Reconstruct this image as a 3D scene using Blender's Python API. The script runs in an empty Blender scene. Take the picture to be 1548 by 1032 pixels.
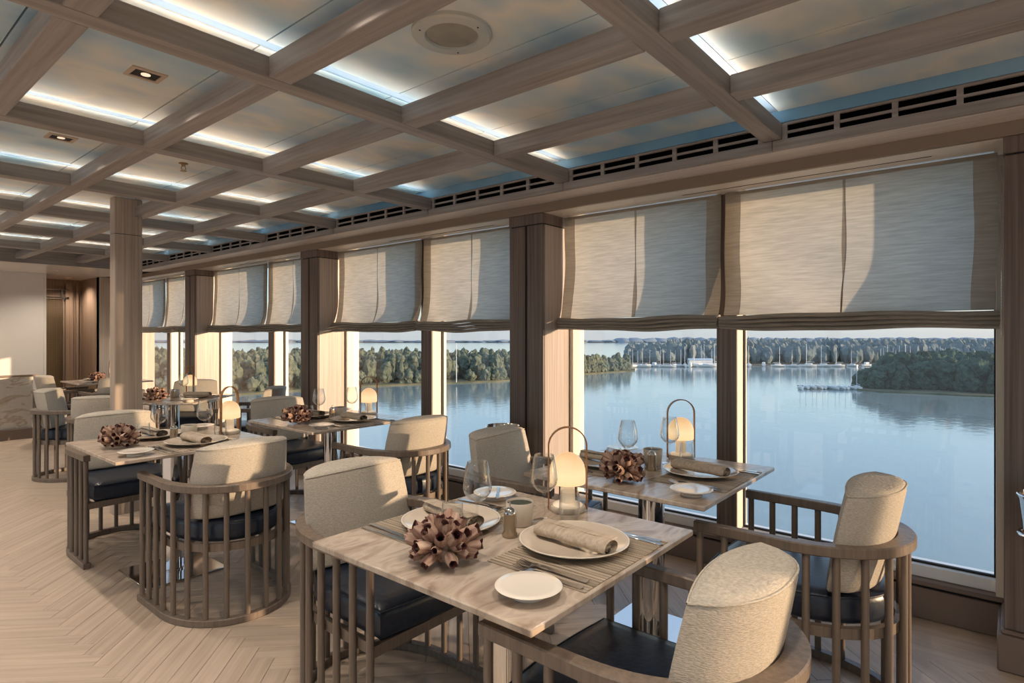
import bpy, bmesh, math, random
from mathutils import Vector, Matrix
random.seed(7)
R = math.radians
SC = bpy.context.scene
COL = SC.collection

# ------------------------------------------------------------------ camera, sky, sun, exposure
EYE = 1.35
YAW = 50.168
cam_d = bpy.data.cameras.new('camera'); cam = bpy.data.objects.new('camera', cam_d); COL.objects.link(cam)
cam_d.sensor_width = 36; cam_d.lens = 36 * 900 / 1548; cam_d.shift_y = -11 / 1548
cam_d.clip_start = .05; cam_d.clip_end = 6000
cam.location = (0, 0, EYE); cam.rotation_euler = (R(90), 0, R(-YAW))
SC.camera = cam
SC.view_settings.view_transform = 'Standard'; SC.view_settings.look = 'None'
SC.view_settings.gamma = 1; SC.view_settings.use_curve_mapping = False
SC.view_settings.exposure = 0.62
try:
    SC.cycles.transparent_max_bounces = 40; SC.cycles.max_bounces = 10; SC.cycles.diffuse_bounces = 5
    SC.cycles.sample_clamp_indirect = 6
    SC.cycles.caustics_reflective = False; SC.cycles.caustics_refractive = False
except Exception: pass

SUN_TRAVEL = Vector((-1, 2.15, -.235)).normalized()
W = bpy.data.worlds.new('sky'); SC.world = W; W.use_nodes = True
wn = W.node_tree.nodes; wn.clear(); wl = W.node_tree.links
wo = wn.new('ShaderNodeOutputWorld'); wb = wn.new('ShaderNodeBackground')
wtc = wn.new('ShaderNodeTexCoord'); wsx = wn.new('ShaderNodeSeparateXYZ'); wcr = wn.new('ShaderNodeValToRGB')   # clear evening sky: pale haze at the horizon to soft blue overhead
wl.new(wtc.outputs['Generated'], wsx.inputs[0]); wl.new(wsx.outputs['Z'], wcr.inputs[0])
SKY = [(0, (.58, .63, .71)), (.10, (.55, .63, .73)), (.35, (.49, .57, .68)), (1, (.42, .51, .65))]
while len(wcr.color_ramp.elements) < len(SKY): wcr.color_ramp.elements.new(.5)
for e, (p, c) in zip(wcr.color_ramp.elements, SKY): e.position = p; e.color = (*c, 1)
wb.inputs['Strength'].default_value = .60
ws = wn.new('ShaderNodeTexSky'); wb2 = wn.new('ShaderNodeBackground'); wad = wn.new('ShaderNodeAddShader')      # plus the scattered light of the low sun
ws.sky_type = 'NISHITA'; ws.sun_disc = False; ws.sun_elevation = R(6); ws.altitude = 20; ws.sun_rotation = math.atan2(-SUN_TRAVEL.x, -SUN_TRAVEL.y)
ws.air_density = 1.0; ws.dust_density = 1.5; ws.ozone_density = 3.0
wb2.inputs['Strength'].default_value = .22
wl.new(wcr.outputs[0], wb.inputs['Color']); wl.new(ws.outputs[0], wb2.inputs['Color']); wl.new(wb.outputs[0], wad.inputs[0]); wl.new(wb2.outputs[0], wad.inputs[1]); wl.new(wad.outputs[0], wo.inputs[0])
sd = bpy.data.lights.new('low_sun', 'SUN'); so = bpy.data.objects.new('low_sun', sd); COL.objects.link(so)
sd.energy = 4.8; sd.angle = R(.7); sd.color = (1, .68, .42)
so.rotation_euler = SUN_TRAVEL.to_track_quat('-Z', 'Y').to_euler()

# ------------------------------------------------------------------ helpers
FW = Vector((math.sin(R(YAW)), math.cos(R(YAW)), 0)); RT = Vector((FW.y, -FW.x, 0))
PROTO = [False]
def at_dist(px, d, z=0.0):                    # a spot out on the lake: compass bearing taken from the photo, real distance d
    v = FW + RT * ((px - 774) / 900); return Vector((v.x * d, v.y * d, z))

def tag(o, label=None, cat=None, group=None, kind=None):
    if label: o['label'] = label
    if cat: o['category'] = cat
    if group: o['group'] = group
    if kind: o['kind'] = kind
    return o
def link(o):
    if not PROTO[0]: COL.objects.link(o)
def empty(name, loc=(0, 0, 0), rz=0, parent=None):
    o = bpy.data.objects.new(name, None); link(o); o.location = loc; o.rotation_euler = (0, 0, rz)
    o.empty_display_size = .05
    if parent: o.parent = parent
    return o
KIDS = {}
def mobj(name, me, parent=None, loc=(0, 0, 0), rz=0):
    o = bpy.data.objects.new(name, me); link(o); o.location = loc; o.rotation_euler = (0, 0, rz)
    if parent: o.parent = parent; KIDS.setdefault(parent, []).append(o)
    return o
def copy_tree(o, loc=None, rz=None, label=None, group=None, scale=None, parent=None):
    c = o.copy(); COL.objects.link(c); c.parent = parent
    if loc is not None: c.location = loc
    if rz is not None: c.rotation_euler = (0, 0, rz)
    if scale is not None: c.scale = (scale,) * 3 if isinstance(scale, (int, float)) else scale
    if label: c['label'] = label
    if group: c['group'] = group
    for ch in KIDS.get(o, []): copy_tree(ch, parent=c)
    return c

class MB:
    def __init__(s): s.v = []; s.f = []
    def box(s, x0, x1, y0, y1, z0, z1):
        n = len(s.v)
        s.v += [(x0,y0,z0),(x1,y0,z0),(x1,y1,z0),(x0,y1,z0),(x0,y0,z1),(x1,y0,z1),(x1,y1,z1),(x0,y1,z1)]
        for q in ((0,3,2,1),(4,5,6,7),(0,1,5,4),(1,2,6,5),(2,3,7,6),(3,0,4,7)): s.f.append(tuple(n+i for i in q))
        return s
    def prism(s, poly, z0, z1):
        n = len(s.v); k = len(poly)
        s.v += [(x, y, z0) for x, y in poly] + [(x, y, z1) for x, y in poly]
        s.f.append(tuple(n + i for i in reversed(range(k)))); s.f.append(tuple(n + k + i for i in range(k)))
        for i in range(k): j = (i + 1) % k; s.f.append((n+i, n+j, n+k+j, n+k+i))
        return s
    def loops(s, loops, cap0=True, cap1=True, closed_path=False):
        k = len(loops[0]); n = len(s.v)
        for L in loops: s.v += [tuple(p) for p in L]
        m = len(loops)
        for a in range(m if closed_path else m - 1):
            b = (a + 1) % m
            for i in range(k):
                j = (i + 1) % k; s.f.append((n+a*k+i, n+a*k+j, n+b*k+j, n+b*k+i))
        if not closed_path:
            if cap0: s.f.append(tuple(n + i for i in reversed(range(k))))
            if cap1: s.f.append(tuple(n + (m-1)*k + i for i in range(k)))
        return s
    def tube(s, pts, r, n=8, caps=True, ph=0):
        pts = [Vector(p) for p in pts]; L = []
        rr = r if isinstance(r, (list, tuple)) else [r] * len(pts)
        up = None
        for i, p in enumerate(pts):
            t = (pts[min(i+1, len(pts)-1)] - pts[max(i-1, 0)]).normalized()
            if up is None: up = Vector((0, 0, 1)) if abs(t.z) < .9 else Vector((1, 0, 0))
            a = up.cross(t); a = a.normalized() if a.length > 1e-6 else Vector((1, 0, 0)); b = t.cross(a); up = b
            L.append([p + (a * math.cos(ph + 2*math.pi*k/n) + b * math.sin(ph + 2*math.pi*k/n)) * rr[i] for k in range(n)])
        return s.loops(L, caps, caps)
    def lathe(s, prof, n=24, c=(0, 0, 0), cap0=True, cap1=True):
        L = [[(c[0] + r*math.cos(2*math.pi*k/n), c[1] + r*math.sin(2*math.pi*k/n), c[2] + z) for k in range(n)] for r, z in prof]
        return s.loops(L, cap0, cap1)
    def sweep(s, path, prof, closed=False):   # flat path in XY, profile = [(offset to the left, z)]; per-point prof allowed
        L = []; m = len(path)
        for i, p in enumerate(path):
            a = path[(i-1) % m] if closed or i > 0 else path[0]; b = path[(i+1) % m] if closed or i < m-1 else path[-1]
            tx, ty = b[0]-a[0], b[1]-a[1]; l = math.hypot(tx, ty) or 1; nx, ny = -ty/l, tx/l
            pr = prof(i / (m - 1)) if callable(prof) else prof
            L.append([(p[0] + nx*o, p[1] + ny*o, z) for o, z in pr])
        return s.loops(L, closed_path=closed)
    def mesh(s, name, mat, bevel=0, seg=1, smooth=False, ang=40):
        me = bpy.data.meshes.new(name); bm = bmesh.new()
        vs = [bm.verts.new(v) for v in s.v]
        for f in s.f:
            try: bm.faces.new([vs[i] for i in f])
            except ValueError: pass
        bmesh.ops.recalc_face_normals(bm, faces=bm.faces)
        if bevel:
            es = [e for e in bm.edges if len(e.link_faces) == 2 and e.calc_face_angle(0) > R(30)]
            bmesh.ops.bevel(bm, geom=es, offset=bevel, segments=seg, affect='EDGES', profile=.5, clamp_overlap=True)
        bm.to_mesh(me); bm.free()
        if smooth or bevel:
            for p in me.polygons: p.use_smooth = True
            me.set_sharp_from_angle(angle=R(ang))
        for m in (mat if isinstance(mat, (list, tuple)) else [mat]): me.materials.append(m)
        return me
    def build(s, name, mat, parent=None, bevel=0, seg=1, smooth=False, ang=40, loc=(0, 0, 0), rz=0):
        return mobj(name, s.mesh(name, mat, bevel, seg, smooth, ang), parent, loc, rz)

# ------------------------------------------------------------------ materials
def base_mat(name):
    m = bpy.data.materials.new(name); m.use_nodes = True; n = m.node_tree.nodes; b = n['Principled BSDF']
    return m, n, m.node_tree.links, b
def plain(name, col, rough=.5, metal=0, spec=.5, emis=None, es=0, coat=0):
    m, n, l, b = base_mat(name)
    b.inputs['Base Color'].default_value = (*col, 1); b.inputs['Roughness'].default_value = rough
    b.inputs['Metallic'].default_value = metal; b.inputs['Specular IOR Level'].default_value = spec
    if coat: b.inputs['Coat Weight'].default_value = coat; b.inputs['Coat Roughness'].default_value = .1
    if emis: b.inputs['Emission Color'].default_value = (*emis, 1); b.inputs['Emission Strength'].default_value = es
    return m
def noise_mat(name, cols, scale=(1, 1, 1), nscale=5, detail=4, rough=.5, bump=0, coord='Object', stops=None, spec=.5, vary=0, bscale=None, distort=0, metal=0):
    m, n, l, b = base_mat(name)
    tc = n.new('ShaderNodeTexCoord'); mp = n.new('ShaderNodeMapping'); nz = n.new('ShaderNodeTexNoise'); cr = n.new('ShaderNodeValToRGB')
    mp.inputs['Scale'].default_value = scale
    nz.inputs['Scale'].default_value = nscale; nz.inputs['Detail'].default_value = detail; nz.inputs['Distortion'].default_value = distort
    if coord == 'World':
        g = n.new('ShaderNodeNewGeometry'); l.new(g.outputs['Position'], mp.inputs['Vector'])
    else: l.new(tc.outputs[coord], mp.inputs['Vector'])
    if vary:
        oi = n.new('ShaderNodeObjectInfo'); ad = n.new('ShaderNodeVectorMath'); ad.operation = 'MULTIPLY_ADD'
        ad.inputs[1].default_value = (37, 91, 53)
        l.new(oi.outputs['Random'], ad.inputs[0]); l.new(mp.outputs[0], ad.inputs[2]); l.new(ad.outputs[0], nz.inputs['Vector'])
    else: l.new(mp.outputs[0], nz.inputs['Vector'])
    l.new(nz.outputs[0], cr.inputs[0])
    e = cr.color_ramp.elements; k = len(cols)
    while len(e) < k: e.new(.5)
    for i, c in enumerate(cols):
        e[i].position = stops[i] if stops else .3 + .4 * i / max(1, k-1); e[i].color = (*c, 1)
    out = cr.outputs[0]
    if vary:
        hs = n.new('ShaderNodeHueSaturation'); mr = n.new('ShaderNodeMapRange')
        mr.inputs['To Min'].default_value = 1 - vary; mr.inputs['To Max'].default_value = 1 + vary
        l.new(oi.outputs['Random'], mr.inputs['Value']); l.new(mr.outputs[0], hs.inputs['Value']); l.new(out, hs.inputs['Color']); out = hs.outputs[0]
    l.new(out, b.inputs['Base Color'])
    b.inputs['Roughness'].default_value = rough; b.inputs['Specular IOR Level'].default_value = spec; b.inputs['Metallic'].default_value = metal
    if bump:
        bp = n.new('ShaderNodeBump'); bp.inputs['Strength'].default_value = bump; bp.inputs['Distance'].default_value = .01
        if bscale:
            n2 = n.new('ShaderNodeTexNoise'); n2.inputs['Scale'].default_value = bscale; n2.inputs['Detail'].default_value = 3
            l.new(mp.outputs[0], n2.inputs['Vector']); l.new(n2.outputs[0], bp.inputs['Height'])
        else: l.new(nz.outputs[0], bp.inputs['Height'])
        l.new(bp.outputs[0], b.inputs['Normal'])
    return m
def wood(name, c0, c1, axis, rough=.5, coord='World', vary=0, fine=55, long=2.2, spec=.4):
    sc = {'x': (long, fine, fine), 'y': (fine, long, fine), 'z': (fine, fine, long)}[axis]
    mid = tuple((a + b) / 2 for a, b in zip(c0, c1))
    return noise_mat(name, [c0, mid, c1], sc, 1, 3, rough, .12, coord, [.3, .5, .72], spec, vary)
def thin_glass(name, tint=(1, 1, 1), top=.9, rough=0.0, face=None):
    m = bpy.data.materials.new(name); m.use_nodes = True; n = m.node_tree.nodes; l = m.node_tree.links; n.clear()
    o = n.new('ShaderNodeOutputMaterial'); mx = n.new('ShaderNodeMixShader'); t = n.new('ShaderNodeBsdfTransparent'); g = n.new('ShaderNodeBsdfGlossy')
    t.inputs[0].default_value = (*tint, 1); g.inputs['Roughness'].default_value = rough
    lw = n.new('ShaderNodeLayerWeight'); lw.inputs['Blend'].default_value = .5
    pw = n.new('ShaderNodeMath'); pw.operation = 'POWER'; pw.inputs[1].default_value = face or 5.0
    ma = n.new('ShaderNodeMath'); ma.operation = 'MULTIPLY_ADD'; ma.inputs[1].default_value = top; ma.inputs[2].default_value = .04
    l.new(lw.outputs['Facing'], pw.inputs[0]); l.new(pw.outputs[0], ma.inputs[0]); l.new(ma.outputs[0], mx.inputs[0])
    l.new(t.outputs[0], mx.inputs[1]); l.new(g.outputs[0], mx.inputs[2]); l.new(mx.outputs[0], o.inputs[0])
    return m
def cloth(name, col, trans, tcol, slub=True):
    m = bpy.data.materials.new(name); m.use_nodes = True; n = m.node_tree.nodes; l = m.node_tree.links; n.clear()
    o = n.new('ShaderNodeOutputMaterial'); mx = n.new('ShaderNodeMixShader'); d = n.new('ShaderNodeBsdfDiffuse'); t = n.new('ShaderNodeBsdfTranslucent')
    g = n.new('ShaderNodeNewGeometry'); mp = n.new('ShaderNodeMapping'); nz = n.new('ShaderNodeTexNoise'); cr = n.new('ShaderNodeValToRGB'); c2 = n.new('ShaderNodeValToRGB')
    mp.inputs['Scale'].default_value = (1, 9, 130); nz.inputs['Scale'].default_value = 1.0; nz.inputs['Detail'].default_value = 5
    l.new(g.outputs['Position'], mp.inputs[0]); l.new(mp.outputs[0], nz.inputs['Vector'])
    for r, c, k in ((cr, col, .8), (c2, tcol, .72)):
        r.color_ramp.elements[0].position = .3; r.color_ramp.elements[1].position = .7
        r.color_ramp.elements[0].color = (*[x * k for x in c], 1); r.color_ramp.elements[1].color = (*c, 1); l.new(nz.outputs[0], r.inputs[0])
    l.new(cr.outputs[0], d.inputs[0]); l.new(c2.outputs[0], t.inputs[0])
    mx.inputs[0].default_value = trans
    l.new(d.outputs[0], mx.inputs[1]); l.new(t.outputs[0], mx.inputs[2]); l.new(mx.outputs[0], o.inputs[0])
    return m

M = {}
M['oak'] = wood('floor_oak', (.40, .315, .245), (.54, .44, .35), 'x', .42, 'Object', .055, 40, 2.0, .4)
M['joint'] = plain('floor_joint', (.26, .20, .15), .8)
M['beam_x'] = wood('beam_wood_across', (.225, .20, .188), (.35, .315, .298), 'x', .45)
M['beam_y'] = wood('beam_wood_along', (.225, .20, .188), (.35, .315, .298), 'y', .45)
M['pier'] = wood('column_wood', (.105, .076, .064), (.215, .165, .14), 'z', .38, fine=90, long=1.2)
M['pier_side'] = wood('pale_striped_lit_side_wood', (.33, .27, .235), (.50, .43, .385), 'z', .38, fine=90, long=1.2)  # striped column wood; paler tone also carries the window light on the sides
M['pillar'] = wood('pillar_wood', (.32, .255, .21), (.47, .39, .33), 'z', .42, fine=80, long=1.2)
M['recess'] = wood('recess_wood', (.22, .15, .105), (.34, .245, .18), 'z', .4, fine=60, long=1.2)
M['brownwall'] = plain('brown_lacquer', (.20, .145, .115), .4)
M['lip'] = plain('tan_lacquer', (.25, .19, .145), .4)
M['cream'] = plain('cream_gloss', (.88, .81, .73), .12, spec=.5)
M['ledge'] = wood('window_lit_ledge_wood', (.56, .51, .48), (.68, .63, .60), 'y', .4)  # beam wood made paler; window light from below is in the colour
M['wallpaint'] = plain('warm_white_wall', (.63, .60, .57), .55)
M['frame'] = plain('window_frame_cream', (.74, .66, .56), .4)
M['sill'] = plain('white_sill', (.88, .89, .90), .25)
M['black'] = plain('black_void', (.002, .002, .002), .95, spec=0)
M['gasket'] = plain('black_gasket', (.012, .012, .012), .7)
M['mural'] = noise_mat('painted_sky_panel', [(.24, .46, .66), (.50, .64, .75), (.74, .74, .71), (.36, .52, .65)], (1.1, 1.6, 1), 1.5, 3, .38, 0, 'World', [.30, .44, .56, .72], .35)
M['mural_blue'] = noise_mat('painted_blue_edge', [(.10, .28, .50), (.26, .44, .60)], (1, 1.3, 1), 1.6, 3, .35, 0, 'World', None, .4)
M['strip_blue'] = noise_mat('painted_blue_strip', [(.19, .33, .54), (.36, .48, .63)], (1, 1.3, 1), 1.6, 3, .35, 0, 'World', None, .4)
M['led'] = plain('warm_led_strip', (1, .9, .8), .5, emis=(1, .80, .61), es=8.5)
M['chair'] = wood('taupe_wood', (.130, .098, .076), (.20, .153, .119), 'z', .42, 'Object', 0, 70, 2.5, .5)
M['fabric'] = noise_mat('linen_upholstery', [(.38, .345, .295), (.52, .475, .415)], (110, 110, 420), 1.0, 2, .9, .30, 'Object', [.3, .7], .15)
M['navy'] = noise_mat('navy_leather', [(.007, .012, .024), (.016, .025, .046)], (1, 1, 1), 60, 3, .36, .08, 'Object', None, .5)
M['marble'] = noise_mat('veined_marble', [(.24, .175, .14), (.42, .34, .275), (.52, .44, .37), (.33, .25, .20)], (1.2, 3.2, 1), 3.2, 7, .22, 0, 'World', [.28, .44, .58, .74], .5, 0, None, 2.2)
M['chrome'] = plain('polished_steel', (.72, .70, .68), .08, 1)
M['steel'] = plain('cutlery_steel', (.62, .60, .58), .16, 1)
M['plate'] = plain('cream_glazed_plate', (.62, .54, .45), .13, coat=.5)
M['white_plate'] = plain('white_glazed_plate', (.80, .74, .66), .12, coat=.4)
M['cup'] = plain('stone_pot', (.56, .49, .41), .45)
M['cupdark'] = noise_mat('dark_green_top', [(.02, .03, .025), (.07, .08, .06)], (1, 1, 1), 50, 3, .6)
M['napkin'] = noise_mat('napkin_linen', [(.36, .29, .22), (.52, .43, .34)], (14, 90, 90), 1, 3, .85, .2, 'Object')
M['mat_a'] = noise_mat('placemat_reed', [(.22, .175, .13), (.46, .385, .305)], (90, 3, 30), 1, 2, .7, 0, 'Object')
M['glass'] = thin_glass('clear_glassware', (.975, .98, .98), .9, face=2.3)
M['pane'] = thin_glass('window_glass', (.95, .97, .98), .85)
M['screen_glass'] = thin_glass('balustrade_glass', (.98, .98, .975), .7)
M['amber'] = plain('lamp_shade_glow', (.22, .19, .15), .5, emis=(1, .62, .31), es=.78)
def shade_mat():
    m, n, l, b = base_mat('lamp_shade_glow'); tc = n.new('ShaderNodeTexCoord'); sx = n.new('ShaderNodeSeparateXYZ'); cr = n.new('ShaderNodeValToRGB')
    l.new(tc.outputs['Object'], sx.inputs[0]); mr = n.new('ShaderNodeMapRange'); mr.inputs['From Min'].default_value = .095; mr.inputs['From Max'].default_value = .20
    l.new(sx.outputs['Z'], mr.inputs['Value']); l.new(mr.outputs[0], cr.inputs[0]); e = cr.color_ramp.elements
    e[0].color = (1, .66, .33, 1); e[1].color = (.72, .42, .19, 1); e.new(.35).color = (1, .70, .38, 1)
    l.new(cr.outputs[0], b.inputs['Emission Color']); b.inputs['Emission Strength'].default_value = .72; b.inputs['Base Color'].default_value = (.16, .13, .10, 1); b.inputs['Roughness'].default_value = .5
    return m
M['amber'] = shade_mat()
M['lampwhite'] = plain('lamp_white', (.85, .78, .68), .4, emis=(1, .7, .42), es=.15)
M['lampwood'] = plain('bent_oak_handle', (.30, .145, .055), .4)
M['barn'] = noise_mat('barnacle_shell', [(.12, .058, .045), (.34, .22, .17), (.54, .41, .33)], (60, 60, 5), 1, 3, .8, .5, 'Object', None, .2, .18)
M['barn_in'] = plain('barnacle_hollow', (.07, .018, .015), .8)
M['grind'] = plain('grinder_glass_and_pepper', (.26, .185, .11), .12, coat=.8)
M['blind'] = cloth('blind_linen', (.52, .49, .44), .70, (.62, .58, .52))
M['hem'] = cloth('blind_hem_linen', (.42, .37, .305), .36, (.42, .36, .29))
M['fold'] = cloth('blind_fold_linen', (.54, .49, .43), .28, (.46, .41, .35))
M['spk'] = noise_mat('painted_speaker', [(.38, .47, .52), (.56, .55, .52)], (1, 1, 1), 5, 2, .5, 0, 'World')
M['spkgrille'] = noise_mat('speaker_grille', [(.24, .25, .24), (.38, .36, .32)], (1, 1, 1), 8, 2, .7, 0, 'World')
M['brass'] = plain('sprinkler_brass', (.35, .24, .13), .3, 1)
M['trimring'] = plain('downlight_trim', (.50, .40, .32), .4)
M['bulb'] = plain('downlight_lens', (1, .9, .8), .3, emis=(1, .80, .56), es=.5)
M['mesh'] = plain('bronze_mesh', (.20, .145, .08), .45, .6)
M['swirl'] = noise_mat('onyx_panel', [(.84, .77, .68), (.90, .84, .77), (.66, .52, .38), (.88, .82, .74)], (1, 1, 2.2), 1.6, 6, .2, 0, 'World', [.3, .5, .56, .62], .5, 0, None, 2.5)
M['leaf_a'] = noise_mat('hazed_woodland_foliage', [(.070, .090, .074), (.15, .175, .125)], (1, 1, 1), .55, 5, .9, 1.0, 'World', [.35, .68], .1)  # distance haze mixed into the leaf colour as grey
M['leaf_b'] = noise_mat('point_foliage', [(.025, .050, .042), (.065, .105, .075)], (1, 1, 1), .8, 5, .9, 1.0, 'Object', [.35, .68], .1, .22)
M['leaf_c'] = noise_mat('hazed_far_foliage', [(.115, .148, .158), (.19, .225, .222)], (1, 1, 1), .12, 4, .95, .5, 'World', [.35, .68], .1)  # paler, bluer leaf tone carries the haze over the water
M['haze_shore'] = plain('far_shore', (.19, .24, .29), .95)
M['ground'] = noise_mat('shore_ground', [(.05, .065, .03), (.15, .14, .08)], (1, 1, 1), .2, 3, .95, 0, 'World')
M['trunk'] = plain('tree_bark', (.06, .045, .035), .9)
M['hull'] = plain('boat_white', (.72, .72, .70), .35)
M['mast'] = plain('mast_alloy', (.70, .70, .70), .4)
M['deckwood'] = plain('jetty_wood', (.16, .15, .14), .8)
M['roofblue'] = plain('boathouse_metal', (.40, .50, .58), .5)
def water_mat():
    m, n, l, b = base_mat('lake_water')
    b.inputs['Base Color'].default_value = (.27, .325, .315, 1); b.inputs['Roughness'].default_value = .09; b.inputs['IOR'].default_value = 1.33
    g = n.new('ShaderNodeNewGeometry'); mp = n.new('ShaderNodeMapping'); mp.inputs['Scale'].default_value = (.35, .7, 1); mp.inputs['Rotation'].default_value = (0, 0, .5)
    nz = n.new('ShaderNodeTexNoise'); nz.inputs['Scale'].default_value = .8; nz.inputs['Detail'].default_value = 4
    bp = n.new('ShaderNodeBump'); bp.inputs['Strength'].default_value = .16; bp.inputs['Distance'].default_value = .25
    l.new(g.outputs['Position'], mp.inputs[0]); l.new(mp.outputs[0], nz.inputs['Vector']); l.new(nz.outputs[0], bp.inputs['Height']); l.new(bp.outputs[0], b.inputs['Normal'])
    return m
M['water'] = water_mat()

# ------------------------------------------------------------------ numbers of the room
XG = 2.895                      # grille plane
BZ0, BZ1, PZ = 2.245, 2.32, 2.375
LEDGE, HEAD = 2.20, 2.145
XLIP, XCOL, XGLASS = 3.10, 3.115, 3.50
COLS = [-7.75, -5.10, -2.45, .014, 2.62, 5.26, 7.95]          # +Y edge of each window column
CW = .285
YB = [.80 + 1.18 * k for k in range(-7, 7)]                   # near faces of the cross beams
XB = [2.23 - .59 * k for k in range(0, 11)]                   # -X faces of the long beams
BW = .085
YEND = 9.0; YWALL = 10.4; YREC = 11.3; XMIN = -4.3; YMIN = -8.2

# ------------------------------------------------------------------ floor: herringbone planks
floor = empty('floor'); tag(floor, 'pale oak herringbone plank floor of the dining room', None, None, 'structure')
MB().box(XMIN, 3.6, YMIN, YREC + .1, -.25, -.009).build('subfloor', M['joint'], floor)
PW, PL = .09, .63
pm = MB().box(.0006, PL - .0006, .0006, PW - .0006, -.012, 0).mesh('plank', M['oak'], bevel=.001)
cand = []
c45 = math.sqrt(.5)
for k in range(-160, 190):
    for j in range(-16, 17):
        for ori in (0, 1):
            u, v = k * PW + j * PL, k * PW - j * PL
            if ori: v += PW
            uc, vc = (u + PL/2, v + PW/2) if not ori else (u + PW/2, v + PL/2)
            X = (uc - vc) * c45 + .83; Y = (uc + vc) * c45
            ang = R(45) if not ori else R(135)
            ou, ov = (u, v) if not ori else (u + PW, v)
            ox = (ou - ov) * c45 + .83; oy = (ou + ov) * c45
            if -4.2 < X < 3.10 and -8.0 < Y < 10.05: cand.append((X, Y, ox, oy, ang))
def in_view(X, Y):
    p = Vector((X, Y, 0)); w = p.dot(FW)
    if w < .5: return False
    x = 774 + 900 * p.dot(RT) / w; y = 505 + 900 * EYE / w
    return -60 < x < 1600 and y < 1130
vis = sorted([c for c in cand if in_view(c[0], c[1])], key=lambda c: math.hypot(c[0], c[1]))
near = vis[:296]; ns = set(near)
for c in near: mobj('plank', pm, floor, (c[2], c[3], 0), c[4])
st = MB()
for c in cand:
    if c in ns: continue
    ca, sa = math.cos(c[4]), math.sin(c[4]); n0 = len(st.v)
    st.box(.0006, PL - .0006, .0006, PW - .0006, -.012, 0)
    for i in range(n0, len(st.v)):
        x, y, z = st.v[i]; st.v[i] = (c[2] + x*ca - y*sa, c[3] + x*sa + y*ca, z)
tag(st.build('further_planks', noise_mat('floor_oak_far', [(.40, .315, .245), (.47, .38, .30), (.54, .44, .35)], (3, 3, 3), 3, 6, .42, 0, 'World'), floor), kind='stuff')
# a straight border of boards along the walls closes the pattern
tag(MB().box(2.75, 3.44, -8.1, 11.2, -.0125, -.0015).box(XMIN, 3.44, 9.6, 11.25, -.0125, -.002).build('border_board', noise_mat('border_oak', [(.41, .325, .25), (.53, .43, .34)], (40, 2, 40), 1, 3, .42, .1, 'World'), floor))

# ------------------------------------------------------------------ ceiling: painted panels, beams, hidden light strips
ceil = empty('ceiling', (0, 0, PZ)); tag(ceil, 'coffered ceiling of grey brown beams under painted sky panels', None, None, 'structure')
def cbuild(mb, name, mat, parent=None, **kw):
    o = mb.build(name, mat, parent or ceil, **kw); o.location = (0, 0, -PZ if (parent or ceil) is ceil else 0); return o
cbuild(MB().box(XMIN - .1, XG + .02, YMIN, YEND + .02, PZ + .03, PZ + .25), 'ceiling_slab', M['black'])
ys = [YMIN] + YB + [YEND]
xl = [XMIN] + sorted(XB) + [XG]
for i in range(len(YB) + 1):
    y0 = YMIN if i == 0 else YB[i-1] + BW; y1 = YB[i] if i < len(YB) else YEND
    for j in range(len(xl) - 1):
        x0 = xl[j] if j == 0 else xl[j] + .0; x1 = xl[j+1]
        cbuild(MB().box(x0 + .003, x1 - .003, y0 - .018, y1 + .018 - .004, PZ, PZ + .012), 'painted_panel', M['mural'])
for y in YB:
    cbuild(MB().box(XMIN, XG, y + .020, y + BW - .020, PZ + .004, PZ + .016), 'blue_strip_panel', M['strip_blue'])
    cbuild(MB().box(XMIN, XG, y, y + BW, BZ0, BZ1), 'cross_beam', M['beam_x'], bevel=.003)
    cbuild(MB().box(XMIN + .02, XG - .05, y + .030, y + .055, BZ1 - .004, BZ1 + .0008), 'light_strip', M['led'])
for i in range(len(YB) + 1):
    y0 = YMIN if i == 0 else YB[i-1] + BW; y1 = YB[i] if i < len(YB) else YEND
    for x in XB:
        cbuild(MB().box(x, x + BW, y0, y1, BZ0, BZ1), 'long_beam', M['beam_y'], bevel=.003)
# low ceiling at the far end
lc = MB().box(XMIN, 3.6, YEND + .03, YREC + .1, LEDGE, LEDGE + .04).build('ceiling', M['cream']); tag(lc, 'plain cream low ceiling at the far end of the room', None, None, 'structure')
fz = MB().box(XMIN, XG + .3, YEND, YEND + .03, LEDGE - .0, PZ + .2).build('trim_1', M['beam_x'], bevel=.003); tag(fz, 'grey brown fascia closing the coffers at the far end', None, None, 'structure')
# window-side bulkhead
bk = empty('trim_2', (XG, 0, HEAD)); tag(bk, 'long stepped bulkhead above the windows', None, None, 'structure')
def bpart(mb, name, mat, **kw):
    o = mb.build(name, mat, bk, **kw); o.location = (-XG, 0, -HEAD); return o
bpart(MB().box(XG, XG + .03, YMIN, YEND, BZ1 + .002, PZ + .2), 'blue_fascia', M['mural_blue'])
bpart(MB().box(XG + .03, XLIP, YMIN, YWALL, LEDGE, LEDGE + .03), 'wood_ledge', M['ledge'], bevel=.002)
bpart(MB().box(XLIP, XLIP + .03, YMIN, YREC, HEAD, LEDGE + .03), 'tan_lip', M['lip'], bevel=.003)
bpart(MB().box(XLIP + .03, 3.62, YMIN, YREC, HEAD, HEAD + .04), 'head_soffit', M['cream'])
bpart(MB().box(XG + .06, 3.62, YMIN, YREC, LEDGE + .05, PZ + .3), 'bulkhead_core', M['black'])
for k, y in enumerate(COLS[2:]):
    ya, yb = y, (COLS[2:] + [YWALL + CW])[k + 1] - CW
    bpart(MB().box(3.24, 3.246, ya + .25, yb - .9, HEAD - .0015, HEAD + .001), 'shadow_slot', M['gasket'])
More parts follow.
